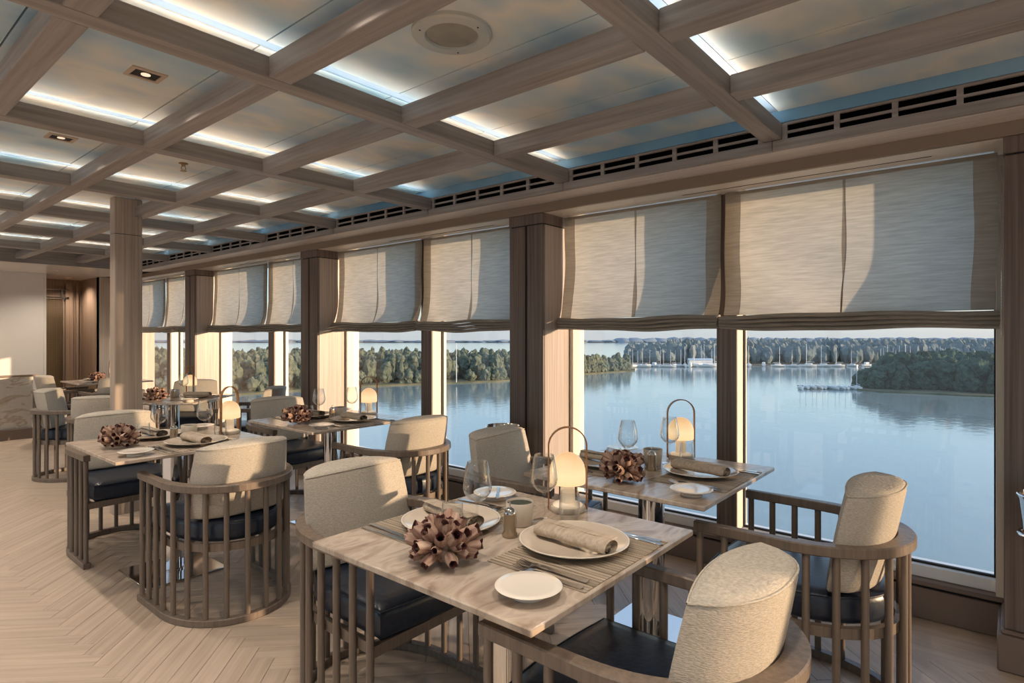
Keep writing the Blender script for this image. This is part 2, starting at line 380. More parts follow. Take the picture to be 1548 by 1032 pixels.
# vent grilles, one to each coffer
ORD = {0: 'nearest, at the right edge', 1: 'second from the right', 2: 'third from the right', 3: 'fourth from the right',
       4: 'fifth from the right', 5: 'sixth from the right', 6: 'seventh from the right'}
gi = 0
for i in range(len(YB) + 1):
    y0 = YMIN if i == 0 else YB[i-1] + BW; y1 = YB[i] if i < len(YB) else YEND
    if y1 < -1.2:
        continue
    g = empty('vent_grille', (XG, (y0 + y1) / 2, LEDGE))
    idx = i - 7 if i >= 7 else 0
    if y1 < .3: lab = 'wood framed vent grille just outside the right edge of the picture'
    else: lab = 'black slotted vent grille above the windows, ' + ORD.get(idx, 'farthest one')
    tag(g, lab, 'vent', 'vent grilles above the windows')
    h = (y1 - y0) / 2 + BW / 2 - .001
    MB().box(0, .022, -h, h, 0, .045).build('bottom_rail', M['beam_y'], g, bevel=.0015)
    MB().box(0, .022, -h, h, .109, .12).build('top_rail', M['beam_y'], g, bevel=.001)
    MB().box(.014, .02, -h, h, .045, .109).build('black_backing', M['black'], g)
    n = 5; div = .022; L = (y1 - y0 - div * (n + 1)) / n
    for q in range(n + 1):
        a = -(y1 - y0) / 2 + q * (L + div); MB().box(.001, .0135, a, a + div, .045, .109).build('divider', M['beam_y'], g)
    for q in range(n):
        a = -(y1 - y0) / 2 + div + q * (L + div); MB().box(.003, .0135, a, a + L, .069, .080).build('slat', M['beam_y'], g)

# ceiling fittings
sp = empty('ceiling_speaker', (1.42, 1.45, PZ)); tag(sp, 'round flush ceiling speaker painted like the sky panel', 'speaker')
MB().lathe([(.135, 0), (.135, -.012), (.128, -.018), (.092, -.018), (.088, -.010), (.088, 0)], 48).build('rim', M['spk'], sp, smooth=True)
MB().lathe([(.0875, -.001), (.0875, -.010), (.03, -.012)], 48).build('grille', M['spkgrille'], sp, smooth=True)
for a in (.6, 2.7, 4.8): MB().lathe([(.003, -.018), (.003, -.0195)], 8, (.112*math.cos(a), .112*math.sin(a), 0)).build('screw', M['gasket'], sp)
PROTO[0] = True
dl = empty('downlight')
for s in ((-.062, .062, -.055, -.038), (-.062, .062, .038, .055)): MB().box(s[0], s[1], s[2], s[3], -.006, .002).build('trim', M['trimring'], dl, bevel=.001)
for s in ((-.062, -.046, -.038, .038), (.046, .062, -.038, .038)): MB().box(s[0], s[1], s[2], s[3], -.006, .002).build('trim', M['trimring'], dl, bevel=.001)
MB().box(-.046, .046, -.038, .038, -.0015, .0).build('dark_well', M['gasket'], dl)
MB().lathe([(.017, -.0015), (.017, -.004), (.012, -.005)], 16, (0, 0, 0)).build('lens', M['bulb'], dl, smooth=True)
PROTO[0] = False
cellx = lambda j: XB[j] + BW + (.59 - BW) / 2
DLS = []
for i, y in enumerate(YB[:-1]):
    for x in (cellx(3) + .08, cellx(6), cellx(9)): DLS.append((x, y + BW + (1.18 - BW) / 2))
for x, y in DLS:
    seen = y > 2 and x > 0
    o = copy_tree(dl, (x, y, PZ - .0), 0, 'small rectangular recessed downlight in a painted panel, ' + ({2: 'nearest to the viewer', 3: 'second from the viewer', 4: 'third from the viewer', 6: 'fourth from the viewer', 7: 'farthest'}.get(int(y), 'behind the viewer') if seen else 'behind the viewer'), 'recessed downlights'); o['category'] = 'downlight'
    ld = bpy.data.lights.new('downlight_beam', 'SPOT'); lo = bpy.data.objects.new('downlight_beam', ld); COL.objects.link(lo)
    ld.energy = 36; ld.color = (1, .85, .70); ld.spot_size = R(125); ld.spot_blend = .8; ld.shadow_soft_size = .03
    lo.parent = o; lo.location = (0, 0, -.012)
spk = empty('sprinkler_head', (1.48, 3.8, PZ)); tag(spk, 'brass fire sprinkler head hanging under a painted panel', 'sprinkler')
MB().lathe([(.026, 0), (.026, -.004), (.012, -.008), (.010, -.02)], 20).build('escutcheon', M['brass'], spk, smooth=True)
for s in (-1, 1): MB().tube([(s*.008, 0, -.018), (s*.013, 0, -.032), (s*.003, 0, -.046)], .0025, 6).build('yoke_arm', M['brass'], spk)
MB().lathe([(.018, -.046), (.018, -.049), (.004, -.050)], 16).build('deflector', M['brass'], spk, smooth=True)
for k, (x, y) in enumerate(((2.18, 9.75), (1.0, 9.75), (-.3, 9.75), (-1.6, 9.75), (2.6, 10.85))):  # the recess one and those out of sight are added to brighten this end
    sm = empty('round_downlight', (x, y, LEDGE)); tag(sm, 'small round downlight in the far low ceiling, ' + ('just left of the pillar' if k == 0 else 'added to light the recess' if k == 4 else 'out of sight to the left'), 'downlight', 'round downlights at the far end')
    MB().lathe([(.045, 0), (.045, -.006), (.034, -.008), (.030, -.002), (.0, -.002)], 24, cap1=False).build('trim', M['trimring'], sm, smooth=True)
    ld = bpy.data.lights.new('round_downlight_beam', 'SPOT'); lo = bpy.data.objects.new('round_downlight_beam', ld); COL.objects.link(lo)
    ld.energy = 34; ld.color = (1, .84, .68); ld.spot_size = R(140); ld.spot_blend = .8; ld.shadow_soft_size = .03; lo.parent = sm; lo.location = (0, 0, -.012)

# ------------------------------------------------------------------ walls
def struct(name, mb, mat, label, **kw):
    return tag(mb.build(name, mat, **kw), label, None, None, 'structure')
w = struct('wall_far', MB().box(XMIN, 2.23, YWALL, YWALL + .12, 0, LEDGE), M['wallpaint'], 'pale wall at the far left end')
MB().box(2.205, 2.235, YWALL - .012, YWALL + .12, .0, LEDGE).build('edge_trim', M['wallpaint'], w, bevel=.003)
struct('wall_recess_back', MB().box(2.0, 3.0, YREC, YREC + .08, 0, LEDGE), M['recess'], 'dark brown back of the far doorway recess')
struct('wall_recess_side', MB().box(2.87, 2.95, YWALL, YREC, 0, LEDGE), M['recess'], 'brown wood side of the far recess')
struct('wall_recess_left', MB().box(2.11, 2.17, YWALL + .12, YREC, 0, LEDGE), M['brownwall'], 'left side of the far recess')
struct('wall_far_corner', MB().box(2.87, 3.62, YWALL - .001, YWALL + .12, 0, HEAD + .1), M['pillar'], 'wood wall panel between the recess and the last window')
for k, (a, b) in enumerate(((2.66, 2.76), (2.80, 2.83))):
    struct('trim_%d' % (3 + k), MB().box(a, b, YREC - .05, YREC, 0, LEDGE - .06), M['recess'], 'narrow wood post in the far recess' if k == 0 else 'thin second wood post in the far recess')
ms = empty('mesh_screen', (2.50, YREC - .03, .25)); tag(ms, 'tall bronze wire mesh screen in the far recess', 'screen')
mf = MB()
for q in range(14): mf.box(-.12 + q*.0185 - .003, -.12 + q*.0185 + .003, -.004, .0, 0, 1.62)
for q in range(82): mf.box(-.125, .125, -.008, -.004, q*.02, q*.02 + .007)
mf.build('wire_mesh', M['mesh'], ms)
for s in (-.135, .125): MB().box(s, s + .012, -.02, .004, -.02, 1.66).build('side_frame', M['brownwall'], ms)
hr = empty('wall_rail', (2.56, YREC - .06, 1.98)); tag(hr, 'pale metal rail bracket above the mesh screen', 'rail')
MB().box(-.2, .14, -.02, .02, .05, .062).build('upper_bar', M['chrome'], hr)
MB().box(-.2, .14, -.02, .02, -.07, -.058).build('lower_bar', M['chrome'], hr)
MB().box(.04, .055, -.015, .06, -.07, .05).build('bracket', M['chrome'], hr)
# other side of the room, behind and left of the viewer: openings enlarged to let in more sky light
wl_ = MB().box(XMIN - .12, XMIN, YMIN, YREC, 0, .12).box(XMIN - .12, XMIN, YMIN, YREC, 2.2, 2.6)
for y in (-8.2, -5.6, -3.0, -.4, 2.2, 4.8, 7.4, 10.0): wl_.box(XMIN - .12, XMIN, y, y + .2, .12, 2.2)
struct('wall_left', wl_, M['wallpaint'], 'unseen wall with enlarged sky openings on the other side of the room')
struct('wall_back', MB().box(XMIN, 3.6, YMIN - .1, YMIN, 0, 2.6), M['wallpaint'], 'plain wall behind the viewer')
bb = struct('baseboard_far', MB().box(XMIN, 2.2, YWALL - .02, YWALL, 0, .13), M['brownwall'], 'brown baseboard of the far wall', bevel=.004)

# ------------------------------------------------------------------ window columns
for k, y in enumerate(COLS):
    c = empty('window_column', (XCOL, y - CW / 2, 0)); tag(c, 'dark wood clad column between windows, number %d from the right' % (k - 2) if k > 2 else 'wood clad window column behind the viewer', None, None, 'structure')
    h = CW / 2; d = XGLASS + .06 - XCOL
    MB().box(.012, d, -h + .004, h - .004, 0, HEAD).build('core', M['gasket'], c)
    MB().box(0, .02, -h, -.009, .165, HEAD - .075).build('front_board', M['pier'], c, bevel=.002)
    MB().box(0, .02, .009, h, .165, HEAD - .075).build('front_board', M['pier'], c, bevel=.002)
    for s in (-1, 1):
        a, b = (-h - .001, -h + .01) if s < 0 else (h - .01, h + .001)
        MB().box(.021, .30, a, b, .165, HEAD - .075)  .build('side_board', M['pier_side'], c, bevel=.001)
        a, b = (-h - .030, -h + .01) if s < 0 else (h - .01, h + .030)
        MB().box(.306, d, a, b, .165, HEAD).build('jamb', M['frame'], c, bevel=.002)
    MB().box(-.003, .31, -h - .003, h + .003, HEAD - .068, HEAD).build('head_block', M['pier'], c, bevel=.002)
    MB().box(-.028, d - .01, -h - .022, h + .022, 0, .145).build('plinth', M['brownwall'], c, bevel=.006)
    MB().box(-.012, d - .02, -h - .010, h + .010, .145, .163).build('plinth_cap', M['brownwall'], c, bevel=.004)

# ------------------------------------------------------------------ windows, sill, blinds
WIN_MULL = {3: (1.175, 1.285), 4: (3.69, 3.815), 5: (6.25, 6.37)}
wn_ = 0
NAMES = {3: ('right hand', 'nearest'), 4: ('middle', 'second'), 5: ('third', 'third'), 6: ('farthest', 'farthest')}
def blind(ya, yb, label, seed):
    rnd = random.Random(seed)
    X = 3.345; zt = HEAD - .004; zb = 1.455; wd = yb - ya
    b = empty('roman_blind', (X, (ya + yb) / 2, zt)); tag(b, label, 'blind', 'linen roman blinds')
    p1, p2, p3 = rnd.uniform(0, 6), rnd.uniform(0, 6), rnd.uniform(0, 6)
    sagv = rnd.uniform(.5, 1.2)
    def dx(u, v):                       # u 0..1 across, v 0 top .. 1 bottom
        return -.045 * v**6 + .008 * v**2 * math.sin(u*9 + p1 + 2.5*v) + .006 * v * math.sin(5*v + p2 + 4*u) + .004 * v * math.sin(13*u + 9*v + p3)
    def dy(u, v): return .018 * v * math.sin(7*v + p1) * (1 if u > .5 else -1) * .5
    def sheet(u0, u1, off, v0=0, v1=1, nu=22, nv=24):
        m = MB()
        for t in (0, .0022):
            for a in range(nv + 1):
                v = v0 + (v1 - v0) * a / nv
                for c in range(nu + 1):
                    u = u0 + (u1 - u0) * c / nu
                    m.v.append((dx(u, v) - off + t, -wd/2 + wd*u + dy(u, v), -(zt - zb) * v))
        K = (nu + 1) * (nv + 1); id_ = lambda s, a, c: s*K + a*(nu+1) + c
        for a in range(nv):
            for c in range(nu):
                m.f.append((id_(0,a,c), id_(0,a,c+1), id_(0,a+1,c+1), id_(0,a+1,c)))
        return m
    def sheet1(*a, **k):
        m = sheet(*a, **k); n = len(m.v) // 2; m.v = m.v[:n]; return m
    hem = .085 / wd
    sheet1(hem, .5 - .006/wd, 0).build('fabric', M['blind'], b, smooth=True)
    sheet1(.5 + .006/wd, 1 - hem, 0).build('fabric', M['blind'], b, smooth=True)
    sheet1(0, hem, .001, nu=4).build('side_hem', M['hem'], b, smooth=True)
    sheet1(1 - hem, 1, .001, nu=4).build('side_hem', M['hem'], b, smooth=True)
    sheet1(.5 - .007/wd, .5 + .007/wd, .002, nu=2).build('centre_seam', M['hem'], b, smooth=True)
    sheet1(0, 1, .003, 0, .028, nu=10, nv=3).build('top_hem', M['hem'], b, smooth=True)
    for q in range(4):                   # gathered folds at the bottom
        zc = zb - .010 - q * .0185; xr = .036 - .004 * abs(q - 1); L = []
        for c in range(27):
            u = c / 26; yy = -wd/2 - .006 + (wd + .012) * u + rnd.uniform(-.002, .002)
            z = zc - zt - .010 * sagv * math.sin(math.pi * u) * (q / 3) + .005 * math.sin(u * (6 + q*.4) + p2 + q*.3) + .0025 * math.sin(u * 15 + p3 + q*.5)
            xc = -.052 + .004 * math.sin(u*11 + q) - .003 * q
            L.append([(xc + xr * math.cos(t) , yy, z + .0112 * math.sin(t) + .005 * math.cos(t)) for t in [2*math.pi*i/10 for i in range(10)]])
        MB().loops(L).build('fold', M['fold'], b, smooth=True, ang=70)
    return b
for k in range(len(COLS)):
    ya = COLS[k]; yb = COLS[k+1] - CW if k + 1 < len(COLS) else YWALL
    m0, m1 = WIN_MULL.get(k, ((ya + yb) / 2 - .05, (ya + yb) / 2 + .06))
    wn_ += 1
    wi = empty('window_%d' % wn_, (XGLASS, (ya + yb) / 2, 0)); where = NAMES.get(k, ('behind the viewer', ''))[0]
    tag(wi, 'two pane %s picture window' % where if k > 2 else 'two pane picture window behind the viewer', None, None, 'structure')
    yc = (ya + yb) / 2; x = lambda v: v - XGLASS
    def P(name, mat, x0, x1, y0, y1, z0, z1, **kw): return MB().box(x(x0), x(x1), y0 - yc, y1 - yc, z0, z1).build(name, mat, wi, **kw)
    P('base_panel', M['brownwall'], 3.42, 3.62, ya, yb, 0, .145, bevel=.003)
    P('shadow_gap', M['gasket'], 3.435, 3.60, ya, yb, .146, .158)
    P('ledge', M['brownwall'], 3.41, 3.62, ya, yb, .159, .182, bevel=.004)
    P('sill_frame', M['sill'], 3.462, 3.58, ya, yb, .183, .24, bevel=.003)
    P('gasket', M['gasket'], XGLASS - .008, XGLASS + .01, ya, yb, .241, .250)
    P('mullion_cover', M['pier'], 3.375, 3.39, m0 - .002, m1 + .002, .184, HEAD - .001, bevel=.002)
    P('mullion', M['frame'], 3.391, 3.55, m0, m1, .184, HEAD - .001, bevel=.002)
    P('gasket', M['gasket'], XGLASS - .012, XGLASS + .012, m0 - .008, m0 - .0005, .25, HEAD - .01)
    P('gasket', M['gasket'], XGLASS - .012, XGLASS + .012, ya + .0305, ya + .037, .25, HEAD - .01)
    P('pane', M['pane'], XGLASS - .004, XGLASS + .004, ya + .031, m0 - .001, .242, HEAD - .002)
    P('pane', M['pane'], XGLASS - .004, XGLASS + .004, m1 + .001, yb - .031, .242, HEAD - .002)
    nm = NAMES.get(k, ('', 'rear'))[1]; my = (m0 + m1) / 2 + .005
    if k > 2:
        if yb - my > .2: blind(my + .014, yb - .012, 'linen roman blind over the left pane of the %s window from the right' % nm, k*2 + 1)
        blind(ya + .022, my - .010, 'linen roman blind over the right pane of the %s window from the right' % nm, k*2)
    else:
        blind(my + .014, yb - .012, 'linen roman blind on a window behind the viewer', k*2 + 1); blind(ya + .022, my - .010, 'linen roman blind on a window behind the viewer', k*2)
ch = MB()
for q in range(60): ch.lathe([(.0006, 0), (.0024, .0024), (.0006, .0048)], 6, (0, 0, -q * .0125)) 
ch.tube([(0, 0, .0), (0, 0, -.745)], .0008, 5)
tag(ch.build('blind_chain', M['chrome'], loc=(3.335, .024, 2.08), smooth=True), 'white ball chain hanging at the right end of the nearest blind', 'chain')

# ------------------------------------------------------------------ free standing pillar
pl = empty('pillar', (1.60, 5.16, 0)); tag(pl, 'free standing wood clad pillar in the middle of the room', None, None, 'structure')
def rrect(hx, hy, r, n=4):
    o = []
    for cx, cy, a0 in ((hx-r, hy-r, 0), (-hx+r, hy-r, 90), (-hx+r, -hy+r, 180), (hx-r, -hy+r, 270)):
        for q in range(n + 1): a = R(a0 + 90*q/n); o.append((cx + r*math.cos(a), cy + r*math.sin(a)))
    return o
MB().prism(rrect(.094, .055, .012), 0, 2.10).build('shaft', M['pillar'], pl, smooth=True)
MB().prism(rrect(.090, .051, .012), 2.10, 2.105).build('shadow_joint', M['gasket'], pl)
MB().prism(rrect(.094, .055, .012), 2.105, PZ - .002).build('head_panel', M['pillar'], pl, smooth=True)

# ------------------------------------------------------------------ chair
PROTO[0] = True
A_, F_, B_ = .304, .325, -.325
def u_path(inset=0, n=22, yf=F_, e=2.05):
    a = A_ - inset; y1 = .035; d = (-B_ + y1) - inset; pts = [(-a, yf), (-a, yf*.6), (-a, .10)]
    for q in range(n + 1):
        t = math.pi * q / n; c, s = math.cos(t), math.sin(t)
        pts.append((-a * math.copysign(abs(c)**(2/e), c), y1 - d * abs(s)**(2/e)))
    pts += [(a, .10), (a, yf*.6), (a, yf)]
    return pts
def resample(pts, n):
    L = [0]
    for p, q in zip(pts, pts[1:]): L.append(L[-1] + math.hypot(q[0]-p[0], q[1]-p[1]))
    out = []
    for k in range(n):
        s = L[-1] * k / (n - 1); i = max(j for j in range(len(L)) if L[j] <= s + 1e-9); i = min(i, len(pts) - 2)
        t = (s - L[i]) / ((L[i+1] - L[i]) or 1); out.append((pts[i][0] + (pts[i+1][0]-pts[i][0])*t, pts[i][1] + (pts[i+1][1]-pts[i][1])*t))
    return out
chair = empty('dining_chair'); tag(chair, None, 'chair', 'curved back dining chairs')
path = resample(u_path(.016), 60)
def rail_prof(t):
    bk = math.sin(math.pi * t) ** 2; w0 = .017 + .012 * bk; z0, z1 = .617, .653
    return [(-w0, z0 + .004), (-w0 + .004, z0), (w0 - .004, z0), (w0, z0 + .004), (w0, z1 - .004), (w0 - .004, z1), (-w0 + .004, z1), (-w0, z1 - .004)]
MB().sweep(path, rail_prof).build('arm_rail', M['chair'], chair, smooth=True)
MB().sweep(path, [(-.018, .003), (-.015, 0), (.015, 0), (.018, .003), (.018, .030), (.015, .033), (-.015, .033), (-.018, .030)]).build('base_ring', M['chair'], chair, smooth=True)
ip = resample(u_path(.040, yf=.315), 50)
MB().sweep(ip, [(-.011, .338), (.011, .338), (.011, .374), (-.011, .374)]).build('seat_frame', M['chair'], chair, smooth=True)
MB().box(-.288, .288, .290, .315, .338, .374).build('front_bar', M['chair'], chair, bevel=.002)
sl = resample(u_path(.016, yf=F_ - .018), 18)
slm = MB().lathe([(.0125, .032), (.0125, .618)], 10).mesh('slat', M['chair'], smooth=True)
for p in sl: mobj('slat', slm, chair, (p[0], p[1], 0))
# seat cushion
def offs(pts, d):
    o = []; m = len(pts)
    for i, p in enumerate(pts):
        a, b = pts[i-1], pts[(i+1) % m]; tx, ty = b[0]-a[0], b[1]-a[1]; l = math.hypot(tx, ty) or 1
        o.append((p[0] - ty/l*d, p[1] + tx/l*d))
    return o
sp_ = resample(u_path(.054, yf=.308), 46); 
nf = 12; sp_ += [(A_ - .054 - (2*(A_ - .054)) * q / nf, .308 + .018 * math.sin(math.pi*q/nf)) for q in range(1, nf)]
lo = [[(x, y, z) for x, y in offs(sp_, d)] for d, z in ((.012, .3745), (.002, .384), (0, .40), (0, .445), (.004, .461), (.015, .472))]
lo += [[(x*k, .04 + (y - .04)*k, z) for x, y in offs(sp_, .015)] for k, z in ((.85, .478), (.55, .481), (.2, .482))]
sc_ = MB().loops(lo).build('seat_cushion', M['navy'], chair, smooth=True, ang=75)
MB().tube([(x, y, .4645) for x, y in offs(sp_, .0035)] + [(offs(sp_, .0035)[0][0], offs(sp_, .0035)[0][1], .4645)], .003, 6, False).build('seam', M['navy'], sc_, smooth=True)
# back cushion: lens shaped in plan, leaning back over the rail
def outline(t, ins=0):
    w_ = .243 - .018 * t - ins; f = -.082 - .058 * t - ins * .6; dep = .155 + .012 * t - ins * 1.3; o = []
    n = 16
    for q in range(n + 1):
        x = -w_ + 2*w_*q/n; s = x / w_; o.append((x, f + .006 * (1 - s*s) - .028 * s * s * 1.0))
    for q in range(1, n):
        x = w_ - 2*w_*q/n; s = x / w_; o.append((x, f - .028 * s*s - max(.012, dep) * (1 - abs(s)**2.4) ** .72))
    return o
L = []
z0, z1 = .482, .803
for t, ins in ((0, .03), (0, .008), (.03, 0)): L.append([(x, y, z0 + (z1 - z0)*t + (.0 if ins > .01 else .006)) for x, y in outline(t, ins)])
for q in range(1, 9):
    t = .03 + .94 * q / 8; L.append([(x, y, z0 + (z1 - z0)*t + .008) for x, y in outline(t, -.006 * math.sin(math.pi * t))])
for ins, dz in ((.004, .006), (.014, .013), (.03, .0165), (.055, .018)):
    L.append([(x, y, z1 + .002 + dz + .012 * (1 - (x/.24)**2)) for x, y in outline(1, ins)])
bc = MB().loops(L).build('back_cushion', M['fabric'], chair, smooth=True, ang=80)
pp = [(x, y, z1 + .0075 + .012 * (1 - (x/.24)**2)) for x, y in outline(1, .002)]; 
MB().tube(pp + [pp[0]], .003, 6, False).build('piping', M['fabric'], bc, smooth=True)
PROTO[0] = False

# ------------------------------------------------------------------ table and table ware prototypes
PROTO[0] = True
table = empty('dining_table'); tag(table, None, 'table', 'square marble topped tables')
TS = .41
MB().box(-TS, TS, -TS, TS, .722, .740).build('marble_top', M['marble'], table, bevel=.003)
MB().box(-.16, .16, -.16, .16, .708, .7215).build('mount_plate', M['brownwall'], table)
MB().lathe([(.058, .014), (.058, .707)], 32).build('column', M['chrome'], table, smooth=True)
MB().lathe([(.066, .0125), (.066, .019), (.060, .022)], 32).build('collar', M['chrome'], table, smooth=True)
MB().box(-.21, .21, -.21, .21, 0, .012).build('base_plate', M['chrome'], table, bevel=.003)
def one(name, cat, mb, mat, **kw):
    o = mb.build(name, mat, **kw); tag(o, None, cat); return o
pmt = MB()
for q in range(31): pmt.box(-.222 + q*.01448, -.222 + q*.01448 + .0108, -.155, .155, .0004, .0026)
for yy in (-.13, -.045, .045, .13): pmt.box(-.222, .2227, yy - .0012, yy + .0012, .0, .0012)
placemat = one('placemat', 'placemat', pmt, M['mat_a'])
plate = empty('dinner_plate'); tag(plate, None, 'plate')
MB().lathe([(.0, 0), (.085, 0), (.088, .003), (.150, .017), (.156, .0195), (.157, .0215), (.154, .0225), (.146, .0205), (.100, .0085), (.0, .0072)], 64, cap0=False, cap1=False).build('plate_body', M['plate'], plate, smooth=True, ang=60)
MB().lathe([(.1555, .0212), (.1575, .0214), (.1575, .0226), (.1550, .0230), (.1535, .0222)], 64, cap0=False, cap1=False).build('pale_rim', M['white_plate'], plate, smooth=True, ang=80)
bread = empty('bread_plate'); tag(bread, None, 'plate')
MB().lathe([(.0, 0), (.040, 0), (.041, .008), (.030, .014), (.060, .018), (.078, .0225), (.0795, .0245), (.0775, .0262), (.06, .0245), (.0, .0235)], 56, cap0=False, cap1=False).build('plate_body', M['white_plate'], bread, smooth=True, ang=60)
nap = empty('napkin_roll'); tag(nap, None, 'napkin')
Ln = []
for q in range(13):
    y = -.125 + .25 * q / 12; s = 1 + .06 * math.sin(q*1.3)
    Ln.append([(.028*s*math.cos(t) * 1.12, y, .021 + .0195*s*math.sin(t)) for t in [2*math.pi*i/16 for i in range(16)]])
MB().loops(Ln, False, False).build('rolled_cloth', M['napkin'], nap, smooth=True, ang=80)
sw = [(.0235*(1 - i/34)*math.cos(i*.62), .0165*(1 - i/34)*math.sin(i*.62)) for i in range(30)]
for yy in (-.1245, .1245):
    mm = MB(); n0 = 0
    a = [(x, yy - .0005, .021 + z) for x, z in sw]; b = [(x*.9, yy - math.copysign(.016, yy), .021 + z*.9) for x, z in sw]
    mm.v = a + b; k = len(a); mm.f = [(i, i+1, k+i+1, k+i) for i in range(k-1)]
    mm.build('rolled_end', M['napkin'], nap, smooth=True, ang=80)
MB().prism([(.006, -.124), (.034, -.122), (.034, .122), (.006, .124)], .039, .0415).build('flap', M['napkin'], nap, bevel=.001)
def flatware(outline_pts, th=.0022, bend=0.006, L=.2):
    mb = MB(); mb.prism(outline_pts, 0, th)
    mb.v = [(x, y, z + bend * (1 - math.cos((y / L) * 2 * math.pi)) * .5 * (1 if y > 0 else 0)) for x, y, z in mb.v]; return mb
fk = MB()
fk.loops([[(-w2, y, z), (w2, y, z), (w2, y, z + .0025), (-w2, y, z + .0025)] for y, w2, z in ((-.105, .008, .001), (-.098, .0095, .001), (-.03, .0055, .003), (.02, .0032, .007), (.042, .0045, .006), (.052, .0115, .004), (.062, .0125, .003))])
for q in range(4):
    xx = -.0105 + q * .0070; fk.loops([[(xx - w2, y, z), (xx + w2, y, z), (xx + w2, y, z + .002), (xx - w2, y, z + .002)] for y, w2, z in ((.060, .0024, .003), (.085, .0018, .004), (.104, .0011, .0075))])
fork = one('fork', 'fork', fk, M['steel'], smooth=True)
kn = MB().prism([(-.009, -.115), (.007, -.115), (.0065, -.02), (.008, 0), (.0085, .07), (.005, .10), (-.003, .115), (-.0065, .10), (-.0075, 0), (-.0075, -.02)], .0005, .0035)
knife = one('knife', 'knife', kn, M['steel'], bevel=.0008)
bkn = MB().prism([(-.0055, -.08), (.0055, -.08), (.0045, .0), (.0075, .02), (.007, .06), (0, .075), (-.004, .06), (-.0045, 0)], .0005, .003)
bknife = one('butter_knife', 'knife', bkn, M['steel'], bevel=.0007)
wg = empty('wine_glass'); tag(wg, None, 'glass')
MB().lathe([(.0, .003), (.036, .0008), (.037, .0016), (.022, .0035), (.006, .006)], 32, cap0=False, cap1=False).build('foot', M['glass'], wg, smooth=True, ang=80)
MB().lathe([(.006, .006), (.0036, .016), (.0034, .085), (.006, .094)], 14, cap0=False, cap1=False).build('stem', M['glass'], wg, smooth=True, ang=80)
MB().lathe([(.006, .094), (.025, .103), (.041, .122), (.045, .138), (.040, .175), (.0315, .218), (.0303, .218), (.0388, .175), (.0437, .138), (.0395, .1225), (.024, .1045), (.0, .0975)], 36, cap0=False, cap1=False).build('bowl', M['glass'], wg, smooth=True, ang=80)
tb = empty('water_tumbler'); tag(tb, None, 'glass')
MB().lathe([(.0, .0012), (.024, .0005), (.030, .008), (.0345, .040), (.0315, .098), (.0302, .098), (.0330, .040), (.0285, .010), (.02, .006), (.0, .006)], 32, cap0=False, cap1=False).build('glass_body', M['glass'], tb, smooth=True, ang=80)
gr = empty('pepper_grinder'); tag(gr, None, 'grinder')
MB().lathe([(.0, 0), (.023, 0), (.0245, .006), (.022, .012), (.019, .018), (.0205, .045), (.0185, .068), (.0, .068)], 24, cap0=False, cap1=False).build('glass_jar', M['grind'], gr, smooth=True, ang=60)
MB().lathe([(.0, .0685), (.019, .0685), (.0195, .073), (.014, .083), (.006, .088), (.0, .088)], 20, cap0=False, cap1=False).build('metal_top', M['steel'], gr, smooth=True, ang=60)
MB().tube([(0, 0, .088), (0, 0, .098)], .0025, 8).build('spindle', M['steel'], gr, smooth=True)
MB().tube([(-.002, 0, .098), (.022, .004, .100)], .002, 8).build('crank', M['steel'], gr, smooth=True)
cp = empty('ceramic_pot'); tag(cp, None, 'pot')
MB().lathe([(.0, 0), (.036, 0), (.0385, .004), (.0450, .074), (.0435, .0752), (.0415, .072), (.040, .060), (.0, .060)], 40, cap0=False, cap1=False).build('pot_body', M['cup'], cp, smooth=True, ang=60)
MB().lathe([(.0, .069), (.030, .0695), (.0405, .068), (.0405, .062)], 32, cap0=False, cap1=False).build('dark_filling', M['cupdark'], cp, smooth=True, ang=60)
lp = empty('table_lamp'); tag(lp, None, 'lamp')
MB().lathe([(.0, 0), (.058, 0), (.0605, .003), (.0605, .016), (.058, .019), (.0, .019)], 40, cap0=False, cap1=False).build('base', M['cup'], lp, smooth=True, ang=50)
MB().lathe([(.0, .0195), (.052, .0195), (.050, .024), (.026, .030), (.0245, .095), (.0, .095)], 36, cap0=False, cap1=False).build('stem', M['lampwhite'], lp, smooth=True, ang=60)
sh = [(.026, .0955), (.060, .0955), (.0615, .099), (.0615, .135)] + [(.0615*math.cos(R(a)), .135 + .0665*math.sin(R(a))) for a in range(10, 90, 8)] + [(.0, .2015)]
MB().lathe(sh, 40, cap0=False, cap1=False).build('shade', M['amber'], lp, smooth=True, ang=60)
hp = [(-.066, .004), (-.066, .222)] + [(-.066*math.cos(R(a)), .222 + .066*math.sin(R(a))) for a in range(10, 180, 10)] + [(.066, .222), (.066, .004)]
hl = []
for i, (x, z) in enumerate(hp):
    a = hp[max(i-1, 0)]; b = hp[min(i+1, len(hp)-1)]; tx, tz = b[0]-a[0], b[1]-a[1]; l = math.hypot(tx, tz); nx, nz = -tz/l, tx/l
    hl.append([(x + nx*o, s, z + nz*o) for o, s in ((-.0022, -.009), (.0022, -.009), (.0022, .009), (-.0022, .009))])
hd = MB().loops(hl).build('handle', M['lampwood'], lp, smooth=True, ang=50)
for s in (-1, 1): MB().tube([(s*.0675, 0, .012), (s*.0705, 0, .012)], .003, 10).build('rivet', M['steel'], hd)
